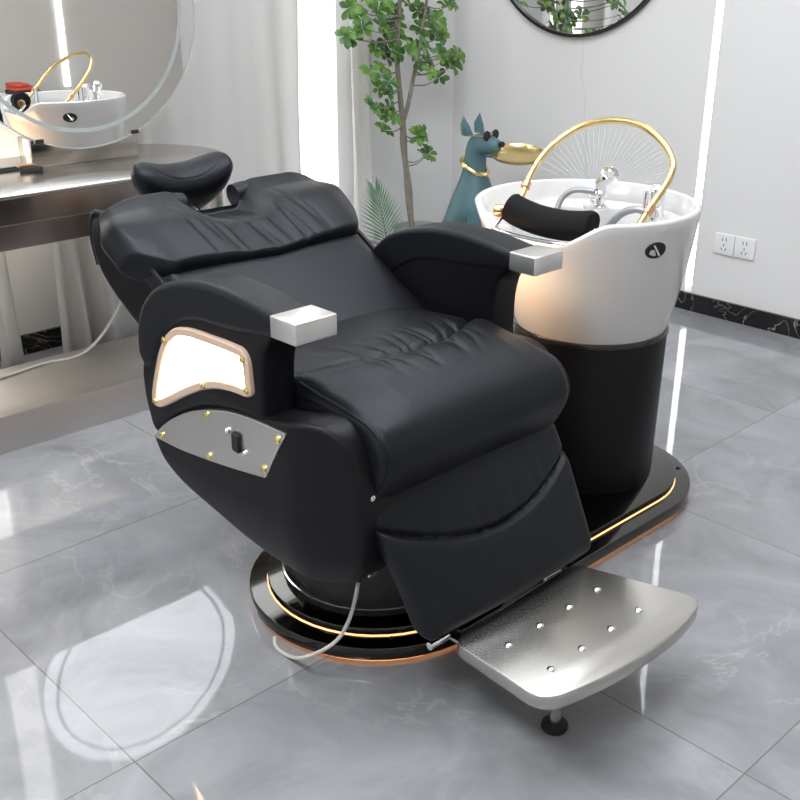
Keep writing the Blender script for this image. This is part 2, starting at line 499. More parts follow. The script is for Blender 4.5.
o = struct('wall_back', (wb.v, wb.f), 'wall_side'); o['label'] = 'white wall behind the curtains and the tree'; o['category'] = 'wall'
o = struct('wall_front', box(X0, X1, Y0 - .1, Y0, 0, ZC), 'wall_warm'); o['label'] = 'warm grey wall seen only in the standing mirror'; o['category'] = 'wall'
o = struct('wall_left', box(X0 - .1, X0, Y0, Y1 + .1, 0, ZC), 'wall_side'); o['label'] = 'white side wall outside the view'; o['category'] = 'wall'
o = struct('baseboard_right', box(X1 - .014, X1, Y0, Y1, 0, .075), 'skirting'); o['label'] = 'black veined marble skirting under the pale wall'; o['category'] = 'baseboard'
o = struct('baseboard_back', box(X0, X1 - .014, Y1 - .014, Y1, 0, .075), 'skirting'); o['label'] = 'black marble skirting behind the curtains'; o['category'] = 'baseboard'
w = struct('glow_pane', box(WX0, WX1, Y1 + .05, Y1 + .06, .08, 2.5), 'pane_glow'); w['label'] = 'tall narrow glowing pane standing in for a backlit curtain strip behind the barber chair'; w['category'] = 'window'  # glowing pane stands in for a curtain strip lit from behind
w = struct('window_2', box(VX0, VX1, Y1 + .05, Y1 + .06, .08, 2.5), 'pane_glow'); w['label'] = 'tall narrow bright window behind the left side of the round table mirror'; w['category'] = 'window'

t = thing('led_strip', 'white vertical strip light set in the pale wall right of the wash basin', 'strip light', (X1, LEDY, .105))
make('diffuser', *box(X1 + .004, X1 + .03, LEDY - g, LEDY + g, .105, ZC - .01), 'led', t, smooth=False)
t = thing('led_strip', 'white vertical strip light seen only as a reflection in the round table mirror', 'strip light', (1.69, Y0, .66))
make('diffuser', *box(1.672, 1.708, Y0, Y0 + .012, .66, ZC - .01), 'led', t, smooth=False)

# three added fill lamps, plus a panel inferred from the floor reflection
for i, (x, y, sx, sy, mt, lab) in enumerate(((-1.35, .45, .36, .36, 'ceil_fill', 'added square white fill lamp panel on the left above the curtains, out of view'),
        (-1.6, -.9, .36, .36, 'ceil_fill', 'added square white fill lamp panel behind the camera, out of view'),
        (.25, 1.94, 1.10, .06, 'ceil_fill', 'added long narrow white fill lamp washing the curtains from above, out of view'),
        (.62, .02, 1.15, .95, 'ceil_soft', 'wide soft white light ceiling panel above the barber chair, out of view'))):
    t = thing('ceiling_light', lab, 'ceiling light', (x, y, ZC), 'ceiling lamp panels')
    m = MB()
    m.add(box(x - sx, x + sx, y - sy, y - sy + .02, ZC - .04, ZC)).add(box(x - sx, x + sx, y + sy - .02, y + sy, ZC - .04, ZC))
    m.add(box(x - sx, x - sx + .02, y - sy + .02, y + sy - .02, ZC - .04, ZC)).add(box(x + sx - .02, x + sx, y - sy + .02, y + sy - .02, ZC - .04, ZC))
    m.build('frame', 'plastic_white', t, smooth=False)
    make('diffuser', *box(x - sx + .02, x + sx - .02, y - sy + .02, y + sy - .02, ZC - .03, ZC), mt, t, smooth=False)

# ------------------------------------------------------------------ base plate shared by chair and basin
bx1, bx2, by, br = .095, .885, .045, .30
t = thing('base_platform', 'long oval black mirror base plate under the barber chair and wash basin', 'base', (bx1, by, 0))
make('light_strip', *sweep(stadium(bx1, bx2, by, br - .018), 0.0, .014, .001, n=1, axis='z'), 'glow_under', t, angle=30)['label'] = 'orange light strip under the plate rim'
make('lower_plate', *sweep(stadium(bx1, bx2, by, br), .014, .045, .003, n=2, axis='z'), 'black_mirror', t, angle=30)
make('groove_light', *sweep(stadium(bx1, bx2, by, br - .0412), .045, .0495, .001, n=1, axis='z'), 'glow_ring', t, angle=30)['label'] = 'warm white glowing line around the upper plate'
make('upper_plate', *sweep(stadium(bx1, bx2, by, br - .043), .045, .066, .002, n=2, axis='z'), 'black_mirror', t, angle=30)
for x, y in ((1.10, -.135), (-.06, -.17), (1.13, .19)):
    make('screw', *lathe([(.006, .045), (.006, .047), (.003, .049), (0.0, .049)], (x, y, 0), 12), 'black_satin', t)

# ------------------------------------------------------------------ barber chair
XC = .08
XL, XR = -.284, .444
chair = thing('barber_chair', 'black leather reclining barber chair with glowing side panel and steel footplate', 'chair', (XC, .045, .066))

make('column', *lathe([(.0, .066), (.213, .066), (.213, .27), (.17, .275), (.17, .34), (0, .34)], (XC + .01, .05, 0), 64), 'black_satin', chair)
make('column_ring', *lathe([(.2125, .082), (.2155, .083), (.2155, .086), (.2125, .087)], (XC + .01, .05, 0), 64, closed=True), 'chrome', chair)['label'] = 'thin chrome ring around the column'

# body under the seat
prof = round_poly([(-.17, .46), (-.12, .30), (-.03, .272), (.05, .277), (.15, .303), (.26, .333), (.32, .37), (.345, .42), (.33, .52), (-.15, .52)], .03)
make('seat_body', *sweep(prof, XL + .08, XR - .08, .01, n=3), 'shell', chair)

panel_prof = round_poly([(.36, .62), (.31, .70), (.19, .775), (.04, .785), (-.095, .785), (-.100, .762), (-.066, .735), (-.052, .68), (-.052, .60), (-.056, .575), (.0, .575), (.05, .570), (.123, .556), (.20, .524), (.265, .488), (.342, .424), (.362, .44), (.381, .50), (.385, .57)],
                        [.03, .03, .03, .03, .014, .014, .03, .03, .014, .014, .02, .03, .04, .04, .04, .013, .014, .03, .03])
shell_prof = round_poly([(-.04, .585), (-.10, .596), (-.165, .612), (-.21, .610), (-.247, .580), (-.274, .505), (-.272, .40), (-.258, .318), (-.24, .283), (-.19, .264), (-.12, .252), (-.037, .249), (.048, .261), (.153, .297), (.263, .327), (.326, .365), (.356, .412), (.342, .430), (.265, .492), (.20, .528), (.123, .560), (.03, .580)],
                        [.02, .03, .03, .03, .03, .04, .04, .03, .03, .04, .04, .04, .04, .04, .04, .03, .014, .014, .03, .03, .04, .03])
far_shell_prof = round_poly([(-.04, .585), (-.10, .590), (-.16, .575), (-.20, .505), (-.20, .40), (-.19, .318), (-.16, .272), (-.12, .262), (-.037, .258), (.048, .268), (.153, .297), (.263, .327), (.326, .365), (.356, .412), (.342, .430), (.265, .492), (.20, .528), (.123, .560), (.03, .580)], .02)
pad_prof = round_poly([(.385, .60), (.383, .66), (.355, .72), (.30, .768), (.22, .800), (.13, .817), (.05, .819), (-.03, .813), (-.10, .8025), (-.155, .800), (-.155, .765), (-.10, .757), (.04, .737), (.14, .732), (.2, .718), (.26, .683), (.30, .64), (.325, .59), (.36, .573)],
                      [.03, .03, .03, .03, .04, .04, .04, .04, .04, .017, .017, .04, .04, .04, .03, .03, .03, .019, .02])
def shell_post(q):
    d = max(0.0, -.13 - q.y)
    q = q.copy(); q.x -= (.06 * (d / .15) ** 1.3) * (1 if q.x > XC else -1)
    # the lower belly tucks in a little
    e = max(0.0, .40 - q.z)
    q.x -= .035 * (e / .14) ** 2 * (1 if q.x > XC else -1)
    return q
shell_cuts = [((0, -.28 + .03 * k, 0), (0, 1, 0)) for k in range(22)] + [((0, 0, .29 + .03 * k), (0, 0, 1)) for k in range(9)]
light_prof = round_poly([(.332, .520), (.318, .565), (.288, .632), (.262, .672), (.222, .702), (.170, .713), (.06, .718), (-.010, .718), (-.028, .700), (-.032, .655), (-.034, .632), (-.02, .622), (.03, .620), (.085, .610), (.14, .590), (.195, .562), (.26, .524), (.30, .502), (.325, .500)],
                        [.02, .02, .02, .02, .02, .02, .02, .015, .015, .01, .012, .012, .02, .02, .02, .02, .02, .014, .014])
plate_prof = round_poly([(.346, .420), (.30, .462), (.26, .490), (.20, .524), (.123, .553), (.05, .572), (-.013, .580), (-.08, .583), (-.132, .584), (-.100, .535), (-.062, .468), (.03, .452), (.129, .437), (.24, .424)],
                        [.006, .02, .03, .03, .03, .03, .03, .02, .006, .02, .006, .03, .03, .03])

def lightpanel(xo, s):
    """glowing side panel; s = -1 faces -x, +1 faces +x"""
    def rng(a, b): return (min(a, b), max(a, b))
    x0, x1 = rng(xo - s * .004, xo + s * .0035)
    lp = make('light_panel', *sweep(offset2(light_prof, .006), x0, x1, .001, n=1), 'glow_warm', chair)
    lp['label'] = 'glowing warm side lamp panel'
    outer = light_prof; inner = offset2(light_prof, .017)
    N = len(outer); v = []; f = []
    for ring, x in ((outer, xo), (outer, xo + s * .008), (offset2(outer, .003), xo + s * .011), (offset2(inner, -.002), xo + s * .011), (inner, xo + s * .009), (inner, xo)):
        v += [(x, p[0], p[1]) for p in ring]
    for a in range(6):
        b = (a + 1) % 6
        for i in range(N):
            j = (i + 1) % N
            f.append((a * N + i, a * N + j, b * N + j, b * N + i))
    fr = make('panel_frame', v, f, 'acrylic_peach', lp); fr['label'] = 'pale peach acrylic rim of the lamp panel'
    for y, z in ((.258, .667), (-.015, .698), (-.022, .638), (.125, .605), (.318, .514)):
        make('screw', *lathe([(.007, .0), (.007, .003), (.004, .0055), (0, .0055)], (xo + s * .010, y, z), 12, axis=(s, 0, 0)), 'brass', lp)
    return lp

def xm(a, b, side):
    return (a, b) if side < 0 else (2 * XC - b, 2 * XC - a)

for side in (-1, 1):
    a, b = xm(XL, XL + .086, side)
    make('arm_panel', *sweep(panel_prof, a, b, .012, n=4), 'shell', chair)
    a, b = xm(XL - .002, XL + .082, side)
    make('side_shell', *sweep(shell_prof if side < 0 else far_shell_prof, a, b, .013, n=5), 'shell', chair, cuts=shell_cuts, post=shell_post)
    a, b = xm(XL - .006, XL + .089, side)
    pad = make('armrest', *sweep(pad_prof, a, b, .0165, n=7), 'leather', chair)
    a, b = xm(XL - .0065, XL + .0895, side)
    cp = make('arm_cap', *box(a, b, -.171, -.098, .762, .8035), 'cap', pad, bevel=.003); cp['label'] = 'brushed silver metal end cap of the armrest'
    lightpanel(XL if side < 0 else 2 * XC - XL, side)

# control plate on the side facing the camera
xo = XL - .002
cpl = make('control_plate', *sweep(plate_prof, xo - .005, xo + .002, .001, n=1), 'plate', chair); cpl['label'] = 'brushed steel plate with brass screws and a black switch'
for y, z in ((.305, .437), (.125, .541), (-.108, .565), (-.060, .487), (.126, .449)):
    make('screw', *lathe([(.008, .0), (.008, .003), (.005, .006), (0, .006)], (xo - .005, y, z), 12, axis=(-1, 0, 0)), 'brass', cpl)
make('switch', *sweep(round_poly([(.013, .494), (.036, .496), (.036, .536), (.013, .534)], .006), xo - .012, xo - .004, .003, n=3), 'rubber', cpl)['label'] = 'black rocker switch'
for y, z in ((.052, .531), (-.004, .502)):
    make('switch_screw', *lathe([(.007, .0), (.007, .004), (.004, .008), (0, .008)], (xo - .005, y, z), 12, axis=(-1, 0, 0)), 'chrome', cpl)
make('hinge_bolt', *lathe([(.006, 0), (.006, .006), (0, .008)], (-.205, -.268, .475), 12, axis=(0, -1, 0)), 'chrome', chair)

# seat cushion: swept roll with a curved seam and gathers
seat_prof = catmull([(-.262, .455), (-.292, .495), (-.308, .545), (-.290, .592), (-.240, .628), (-.17, .648), (-.09, .652), (0, .648), (.10, .640), (.20, .632), (.255, .60), (.255, .53), (.16, .50), (0, .49), (-.14, .48), (-.21, .45)], 10, closed=True)
def seat_fn(q):
    xr = q.x - XC
    top = sstep(.60, .64, q.z)
    seam = -.100 + .085 * (xr / .25) ** 2
    d = q.y - seam
    dz = 0
    dz -= .016 * math.exp(-(d / .010) ** 2) * top
    # rear panel slightly lower, domed
    dz += top * .012 * math.exp(-((d + .045) / .05) ** 2)
    dz += top * .010 * (sstep(0, .06, d)) * (1 - (xr / .27) ** 2)
    # gathers across the seam
    gw = math.exp(-(abs(xr + .0) / .17) ** 4)
    for k in range(11):
        xk = -.16 + .032 * k + .012 * math.sin(k * 2.3)
        sl = .45 * math.sin(k * 1.7) + .8 * (xk / .2)
        e = (xr - xk - sl * d * .6)
        amp = .0050 + .0022 * math.sin(k * 3.1)
        win = math.exp(-((abs(d) - .030) / .042) ** 2)
        dz -= top * gw * amp * math.exp(-(e / .0075) ** 2) * win
    q = q.copy(); q.z += dz
    # side crown: edges of the cushion fall a little
    q.z -= top * .016 * max(0, abs(xr) - .17) / .1
    return q
o = make('seat_cushion', *sweep(seat_prof, XC - .280, XC + .258, .030, n=7, mid=130, fn=seat_fn), 'leather', chair, angle=60)
for s in (-1, 1):
    pr = offset2(seat_prof, .010)
    path = [(XC + (-.273 if s < 0 else .251), p[0], p[1]) for p in pr[0:66]]
    make('piping', *tube([seat_fn(Vector(path[i])) for i in range(0, 66, 2)], .0035, 6), 'leather', o)

# leg rest
LW = .262
leg_prof = catmull([(-.235, .478), (-.262, .455), (-.290, .41), (-.330, .335), (-.368, .26), (-.388, .212), (-.378, .192), (-.340, .196), (-.318, .225), (-.275, .32), (-.225, .42), (-.215, .465)], 18, closed=True)
def leg_fn(q):
    xr = q.x - XC
    q = q.copy()
    zs = .335 + .06 * (xr / .25) ** 2
    front = 1 if q.y < (-.235 - (.47 - q.z) * .52) else 0
    d = q.z - zs
    n = Vector((0, -.88, .47))
    if front:
        off = -.011 * math.exp(-(d / .006) ** 2) + .007 * sstep(.004, -.03, d) * sstep(.19, .23, q.z)
        for k in range(7):
            xk = -.18 + .06 * k + .01 * math.sin(k * 4)
            off -= .0018 * math.exp(-((xr - xk) / .008) ** 2) * math.exp(-((d - .035) / .03) ** 2)
        # the broad panel is gently domed
        off += .014 * (1 - (xr / .26) ** 2)
        q += n * off
    tp = 1 - .09 * sstep(.47, .20, q.z)
    q.x = XC + .012 * sstep(.47, .2, q.z) + xr * tp
    return q
make('leg_rest', *sweep(leg_prof, XC - .284, XC + .270, .022, n=6, mid=56, fn=leg_fn), 'leather', chair, angle=60)

# footplate
fz = .186
fp_out = round_poly([(-.116, -.396), (.276, -.384), (.362, -.650), (.25, -.674), (.105, -.674), (-.02, -.660), (-.132, -.634)], [.035, .03, .045, .1, .1, .1, .05], 8)
def fp_fn(q):
    q = q.copy()
    s = max(0, -.60 - q.y) / .075
    q.z -= .005 * s * s
    return q
fp = make('footplate', *sweep(fp_out, fz - .030, fz, .004, n=3, axis='z', fn=fp_fn), 'foot', chair, angle=35)
fp['label'] = 'polished steel footplate with eight studs'
for r_, y in enumerate((-.481, -.584)):
    for k in range(4):
        x = -.049 + k * .0925
        make('stud', *lathe([(.0085, -.001), (.008, .0015), (.005, .0035), (0, .0042)], (x, y, fz), 14), 'chrome', fp)
make('foot_leg', *lathe([(.012, .018), (.012, fz - .028)], (.012, -.557, 0), 20), 'steel', fp)
make('foot_pad', *lathe([(0, 0.001), (.024, .001), (.027, .006), (.025, .014), (.014, .020), (0, .020)], (.012, -.557, 0), 24), 'rubber', fp)
for x in (-.082, .262):
    make('hinge_bracket', *box(x - .014, x + .014, -.412, -.350, fz - .022, fz - .014), 'steel', fp, bevel=.002)
    make('hinge_bolt', *lathe([(.008, 0), (.008, .05), (0, .052)], (x - .020, -.372, fz - .01), 12, axis=(-1, 0, 0)), 'chrome', fp)
make('side_bracket', *box(-.190, -.168, -.245, -.222, .285, .310), 'steel', chair, bevel=.002)

# power cord hanging from the body to the floor
make('power_cord', *tube([atz(358, 584, .24), atz(355, 600, .17), atz(349, 620, .11), atz(339, 638, .075), atz(325, 649, .058), atz(309, 656, .054), atz(299, 658, .030), atz(289, 656, .008), atz(279, 650, .006), atz(275, 643, .008), atz(275, 637, .014)], .0042, 8, smoothn=6), 'cable', chair)['label'] = 'pale grey power cord'

# --- backrest. t runs up the recline, n out of the front face
H = Vector((0, .13, .60)); DT = Vector((0, .878, .479)); DN = Vector((0, -.479, .878))
def bk(xr, tt, nn): return Vector((XC + xr, 0, 0)) + H + DT * tt + DN * nn

# outer shell
sh = catmull([(-.02, .0), (.15, .0), (.35, .0), (.48, -.015), (.56, -.022), (.592, -.045), (.588, -.09), (.545, -.145), (.46, -.172), (.31, -.172), (.15, -.150), (.02, -.11), (-.04, -.05)], 8, closed=True)
v, f = sweep([(p[0], p[1]) for p in sh], -.300, .300, .035, n=7, mid=40)
def notch(p):      # the shell dips below the neck notch
    k = sstep(.150, .085, abs(p[0] + .015))
    t_ = p[1]
    if t_ > .38: t_ = .38 + (t_ - .38) * (1 - k * .52)
    return p[0], t_, p[2] - (.02 * k if p[1] > .3 and p[2] > -.06 else 0)
v = [bk(*notch(p)) for p in v]
bshell = make('back_shell', v, f, 'shell', chair, angle=60)
# raised rim that borders the side of the shell
for s in (-1, 1):
    make('piping', *tube([bk(s * .290, a, b) for a, b in ((.25, .0), (.40, .002), (.48, -.008), (.56, -.018), (.586, -.045), (.575, -.10), (.53, -.145))], .006, 8, smoothn=6), 'leather', bshell)

def pillow(name, outline, thick, parent, mat='leather', nu=60, nv=34, back=.01, disp=None, edge=.16, bend=None):
    """outline(u,v)->(x,t); thick(u,v)->height; rounded closed cushion standing on the recline plane"""
    v = []; f = []
    def rim(u, w):
        du = 1 - abs(u); dv = min(w, 1 - w) * 2
        a = min(1, du / edge); b = min(1, dv / (edge * 1.1))
        return math.sqrt(max(0, 1 - (1 - a) ** 2)) * math.sqrt(max(0, 1 - (1 - b) ** 2))
    us = [-math.cos(PI * i / nu) if False else -1 + 2 * i / nu for i in range(nu + 1)]
    us = [math.sin(u * PI / 2) * .35 + u * .65 for u in us]
    vs = [j / nv for j in range(nv + 1)]
    vs = [.5 - .5 * math.cos(w * PI) * .35 - (.5 - w) * .65 - .0 for w in vs]
    vs = [max(0, min(1, (w - vs[0]) / (vs[-1] - vs[0]))) for w in vs]
    for sgn in (1, -1):
        for w in vs:
            for u in us:
                x, tt = outline(u, w)
                h = thick(u, w) * rim(u, w) if sgn > 0 else -back * rim(u, w)
                if disp and sgn > 0: h += disp(u, w, x, tt) * rim(u, w)
                if bend: x, tt, h = bend(u, w, x, tt, h)
                v.append(bk(x, tt, h))
    W = nu + 1; K = W * (nv + 1)
    for s in (0, 1):
        for j in range(nv):
            for i in range(nu):
                a = s * K + j * W + i
                q = (a, a + 1, a + W + 1, a + W)
                f.append(q if s == 0 else q[::-1])
    o = make(name, v, f, mat, parent, angle=70)
    return o

# lower back cushion
def lo_out(u, w): return u * (.268 + .01 * w), -.03 + .42 * w
def lo_th(u, w): return .022 + .010 * math.cos(u * PI / 2)
pillow('back_cushion', lo_out, lo_th, chair, nu=40, nv=30)

# shoulder pad: two winged humps with a gathered valley and a notch at the top
def up_edge(u): return .556 - .062 * sstep(.36, .16, abs(u + .06)) - .006 * sstep(.80, 1.0, abs(u))
def lo_edge(u): return .268 + .03 * abs(u) + .085 * sstep(.74, 1.0, abs(u))
def pad_out(u, w):
    half = .304 + .034 * sstep(1.0, .45, w)
    return u * half, lo_edge(u) + (up_edge(u) - lo_edge(u)) * w
def pad_th(u, w):
    c = sstep(.14, .42, abs(u + .06))
    q = sstep(.45, 1.0, w)
    return .052 + .010 * c * math.sin(PI * min(1, w * 1.3)) - q * (.022 * c + .062 * (1 - c)) - .012 * sstep(.6, 1, abs(u)) * (1 - w)
def pad_disp(u, w, x, tt):
    h = 0
    for k in range(13):
        xk = -.165 + .027 * k + .008 * math.sin(k * 2.9)
        slope = .30 + .25 * math.sin(k * 1.3)
        e = x - xk + slope * (tt - .40) * .45
        amp = .006 + .003 * math.sin(k * 5.1)
        win = math.exp(-((tt - (.375 + .03 * math.sin(k * 1.9))) / .075) ** 2)
        h -= amp * math.exp(-(e / .0075) ** 2) * win
    return h
def pad_bend(u, w, x, tt, h):
    a = sstep(.70, 1.0, abs(u))
    return x, tt, h - .022 * a
sp = pillow('shoulder_pad', pad_out, pad_th, chair, nu=140, nv=50, back=.03, disp=pad_disp, bend=pad_bend, edge=.10)
# rolled inner ends of the two humps beside the notch
for s in (-1, 1):
    x0 = -.022 + s * .074
    make('rolled_end', *tube([bk(x0, .532, -.008), bk(x0 + s * .03, .534, -.004), bk(x0 + s * .09, .534, -.006)], lambda q: .0285, 20), 'leather', sp)

# headrest: crescent cushion on a steel post
hr = MB()
hv = []; hf = []; NS = 30; NP = 24
HN = -.068
for i in range(NS + 1):
    u = -1 + 2 * i / NS
    e = math.sqrt(max(0, 1 - abs(u) ** 4.5))
    x = u * .138
    lift = .058 * abs(u) ** 1.9
    rt = .054 * e + .0005; rn = (.056 - .010 * abs(u)) * e + .0005
    for k in range(NP):
        a = 2 * PI * k / NP
        ca, sa = math.cos(a), math.sin(a)
        px = abs(ca) ** .8 * (1 if ca > 0 else -1); py = abs(sa) ** .8 * (1 if sa > 0 else -1)
        low = -.022 * max(0, -sa) * (1 - u * u)
        hv.append(bk(x - .010, .662 + rt * px, HN + lift + rn * py + low))
for i in range(NS):
    for k in range(NP):
        j = (k + 1) % NP
        hf.append((i * NP + k, i * NP + j, (i + 1) * NP + j, (i + 1) * NP + k))
hf.append(tuple(range(NP))[::-1]); hf.append(tuple(NS * NP + k for k in range(NP)))
head = make('headrest', hv, hf, 'leather', chair, angle=70)
def hsurf(x, dt):
    u = x / .138; e = math.sqrt(max(0, 1 - abs(u) ** 4.5)); rn = (.056 - .010 * abs(u)) * e; rt = .054 * e
    c = min(1, abs(dt) / rt) ** 1.25; sn = math.sqrt(max(0, 1 - c * c)) ** .8
    return bk(x - .010, .662 + dt, HN + .058 * abs(u) ** 1.9 + rn * sn)
make('seam', *tube([hsurf(x, dt) for x, dt in ((-.105, .025), (-.085, -.005), (-.05, -.024), (0, -.030), (.05, -.026), (.09, -.012), (.112, .010), (.115, .025))], .0016, 6, smoothn=6), 'shell', head)
make('headrest_post', *tube([bk(0, .56, -.09), bk(0, .61, -.09), bk(0, .66, -.085)], .012, 12), 'chrome', chair)

# ------------------------------------------------------------------ wash basin
BX, BY = .885, .055
bas = thing('wash_basin', 'white ceramic shampoo basin on a black round pedestal with gold spray hoop', 'wash basin', (BX, BY, .066))
make('pedestal', *lathe([(.0, .066), (.197, .066), (.198, .075), (.203, .472), (.200, .480), (0, .480)], (BX, BY, 0), 72), 'pedestal', bas)['label'] = 'matt black cylinder pedestal'
make('pedestal_rim', *lathe([(.196, .478), (.206, .478), (.207, .486), (.204, .492), (.196, .492)], (BX, BY, 0), 72, closed=True), 'black_satin', bas)

def rimz(th):
    d = abs((th - PI + PI) % (2 * PI) - PI)     # angle away from -x
    return .818 - .058 * sstep(R(50), R(20), d)
NT = 144
def lean(z):
    q = max(0, min(1, (z - .49) / .33)); return -.030 * q, .020 * q
bv = []; bf = []
def bowl_prof(th):
    zr = rimz(th); zb = .485
    out = []
    # outside, from foot to rim
    for k in range(15):
        s = k / 14; z = zb + (zr - .008 - zb) * s
        sg = (z - zb) / (.818 - zb)
        r = .198 + .090 * sg ** .92 + .004 * math.sin(PI * sg)
        out.append((r, z))
    ro = out[-1][0]
    for a in (30, 60, 90, 120, 150):
        out.append((ro - .010 + .010 * math.cos(R(a)), zr - .008 + .008 * math.sin(R(a))))
    ri = ro - .020
    # inside wall, ledge, bowl
    zl = min(.764, zr - .012)
    for z, r in ((zr - .02, ri - .002), ((zr + zl) / 2, ri - .010), (zl + .003, ri - .014), (zl, ri - .022)):
        out.append((r, z))
    out += [(.212, zl - .002), (.202, zl - .014), (.185, .69), (.150, .605), (.10, .575), (.05, .565), (.02, .563)]
    return out
holes = (R(180 + 73), R(180 - 73))
rows = None
for i in range(NT):
    th = 2 * PI * i / NT
    pr = bowl_prof(th); rows = len(pr)
    for r, z in pr:
        sx, sy = lean(z); bv.append((BX + sx + r * math.cos(th), BY + sy + r * math.sin(th), z))
for i in range(NT):
    j = (i + 1) % NT
    for k in range(rows - 1):
        bf.append((i * rows + k, j * rows + k, j * rows + k + 1, i * rows + k + 1))
bf.append(tuple(i * rows for i in range(NT))[::-1]); bf.append(tuple(i * rows + rows - 1 for i in range(NT)))
bowl = make('bowl', bv, bf, 'ceramic', bas, angle=60)
# oval grip openings on both sides: shade inside painted as a dark disc, with a steel bar
for th in holes:
    zc = .748
    v = []; f = []; n = 28
    def pt(a, sx, sz, dr):
        t_ = th + sx * math.cos(a) / .30
        z = zc + sz * math.sin(a)
        sg = (z - .485) / (.818 - .485)
        r = .198 + .090 * sg ** .92 + .004 * math.sin(PI * sg) + dr
        sx, sy = lean(z); return (BX + sx + r * math.cos(t_), BY + sy + r * math.sin(t_), z)
    for s_, dr in ((1.0, -.004), (1.0, .0012), (.92, .0016), (.88, .0004)):
        for k in range(n): v.append(pt(2 * PI * k / n, .034 * s_, .021 * s_, dr))
    for s in range(3):
        for k in range(n): f.append((s * n + k, s * n + (k + 1) % n, (s + 1) * n + (k + 1) % n, (s + 1) * n + k))
    f.append(tuple(3 * n + k for k in range(n)))
    op = make('grip_opening', v, f, 'dark', bowl); op['label'] = 'dark oval painted as the shade of an opening in the basin wall'
    p1 = Vector(pt(PI * .30, .026, .012, .0025)); p2 = Vector(pt(PI * 1.25, .006, .016, .0025))
    c_ = Vector(pt(0, 0, 0, .003)); dv = Vector((-math.sin(th), math.cos(th), 0)) * (1 if th > PI else -1)
    make('bar', *tube([c_ + dv * -.010 + Vector((0, 0, .014)), c_ + dv * .008 + Vector((0, 0, -.012))], .003, 8), 'chrome', op)

# copper knobs inside the rim at both ends of the neck rest
make('knob', *lathe([(0, .0), (.013, 0), (.016, .006), (.016, .020), (.010, .03), (0, .03)], (.620, .182, .808), 20, axis=(.55, -.80, 0)), 'copper', bas)
# neck rest cushion over the notch
nr = tube([(.642, .150, .820), (.643, .144, .818), (.648, .12, .808), (.660, .07, .796), (.676, .01, .791), (.688, -.04, .795), (.694, -.062, .799), (.695, -.068, .799)], lambda q: .037 * min(1, math.sqrt(max(0.02, 1 - (2 * q - 1) ** 10))), 20, smoothn=6)
make('neck_rest', *nr, 'cloth_black', bas, angle=70)['label'] = 'black padded neck rest'
make('neck_rest_frame', *tube([(.645, .165, .80), (.618, .170, .775), (.606, .16, .764), (.606, .05, .760), (.622, -.05, .762), (.65, -.08, .772), (.69, -.075, .79)], .0065, 10, smoothn=6), 'chrome', bas)

# gold spray hoop
hoop = [(.770, .238, .768), (.789, .243, .792), (.811, .249, .814), (.858, .261, .862), (.903, .256, .908), (.937, .235, .943), (.966, .194, .976), (.981, .142, .994), (.986, .083, 1.002), (.978, .016, .999), (.960, -.042, .984), (.934, -.097, .960), (.904, -.137, .932), (.882, -.148, .910), (.857, -.151, .885), (.832, -.148, .859), (.807, -.145, .834), (.780, -.143, .806), (.765, -.142, .790), (.750, -.140, .772)]
hp = make('spray_hoop', *tube(hoop, .0088, 14, smoothn=6), 'gold', bas); hp['label'] = 'gold arched spray hoop'
for a, b in (((.822, .252, .826), (.834, .256, .838)), ((.799, -.145, .826), (.813, -.146, .841))):
    make('collar', *tube([a, b], .0128, 16), 'copper', hp)
# water jets below the arch
jets = MB()
hc_ = catmull([Vector(p) for p in hoop[3:15]], 6)
K = len(hc_)
for i in range(2, K - 2, 2):
    p = hc_[i]
    tgt = Vector((.862, .055, .835))
    q = p + (tgt - p) * (.66 + .08 * math.sin(i * 2.1))
    jets.add(tube([p, (p + q) / 2 + Vector((0, 0, .003)), q], lambda u: .0007 * (1 - .4 * u), 5))
jw = jets.build('water_jets', 'water')
tag(jw, 'fine water jets fanning down inside the gold hoop of the wash basin', 'water jets', kind='stuff')

# hand sprayer and mixer tap stand on the ledge at the far side
spx, spy, zl = 1.000, .135, .764
hs = MB()
hs.add(lathe([(0, .0), (.020, .0), (.021, .006), (.014, .012), (.013, .030), (.019, .036), (.020, .044), (.013, .050), (0, .052)], (spx, spy, zl), 18))
hs.add(tube([(spx, spy, zl + .046), (spx - .003, spy, zl + .066), (spx + .004, spy - .012, zl + .086)], lambda q: .014 + .006 * q, 14))
hs.add(ellipsoid((spx + .010, spy - .018, zl + .092), .024, .026, .024, 9, 6))
sprayer = hs.build('hand_sprayer', 'chrome', bas, angle=25)
make('spray_lever', *box(spx - .045, spx - .010, spy - .008, spy + .008, zl + .030, zl + .040), 'chrome', sprayer, bevel=.003)
make('holder_knob', *ellipsoid((spx - .032, spy + .012, zl + .012), .017, .017, .015), 'plastic_white', sprayer)
make('hose', *tube([(spx - .012, spy + .012, zl + .045), (spx - .04, spy + .06, zl + .045), (spx - .06, spy + .085, zl + .020), (spx - .08, spy + .085, zl - .02), (.90, .20, .73)], .008, 10, smoothn=6), 'hose', sprayer)['label'] = 'grey spray hose'
make('supply_hose', *tube([(.800, -.144, .828), (.795, -.115, .832), (.785, -.08, .815), (.775, -.045, .77), (.78, -.01, .72)], .009, 10, smoothn=6), 'hose', bas)['label'] = 'grey hose leading to the spray hoop'
mx_, my_ = 1.010, -.035
mp = MB()
mp.add(lathe([(0, .760), (.024, .760), (.024, .772), (.020, .778), (.0195, .820), (.0215, .824), (.0215, .842), (.014, .850), (0, .850)], (mx_, my_, 0), 20))
mp.add(lathe([(0, .755), (.011, .755), (.011, .835), (0, .838)], (mx_ - .032, my_ + .010, 0), 14))
mixer = mp.build('mixer_tap', 'chrome', bas, angle=35)
make('tap_lever', *box(mx_ - .010, mx_ + .040, my_ - .009, my_ + .009, .845, .853), 'chrome', mixer, bevel=.003)

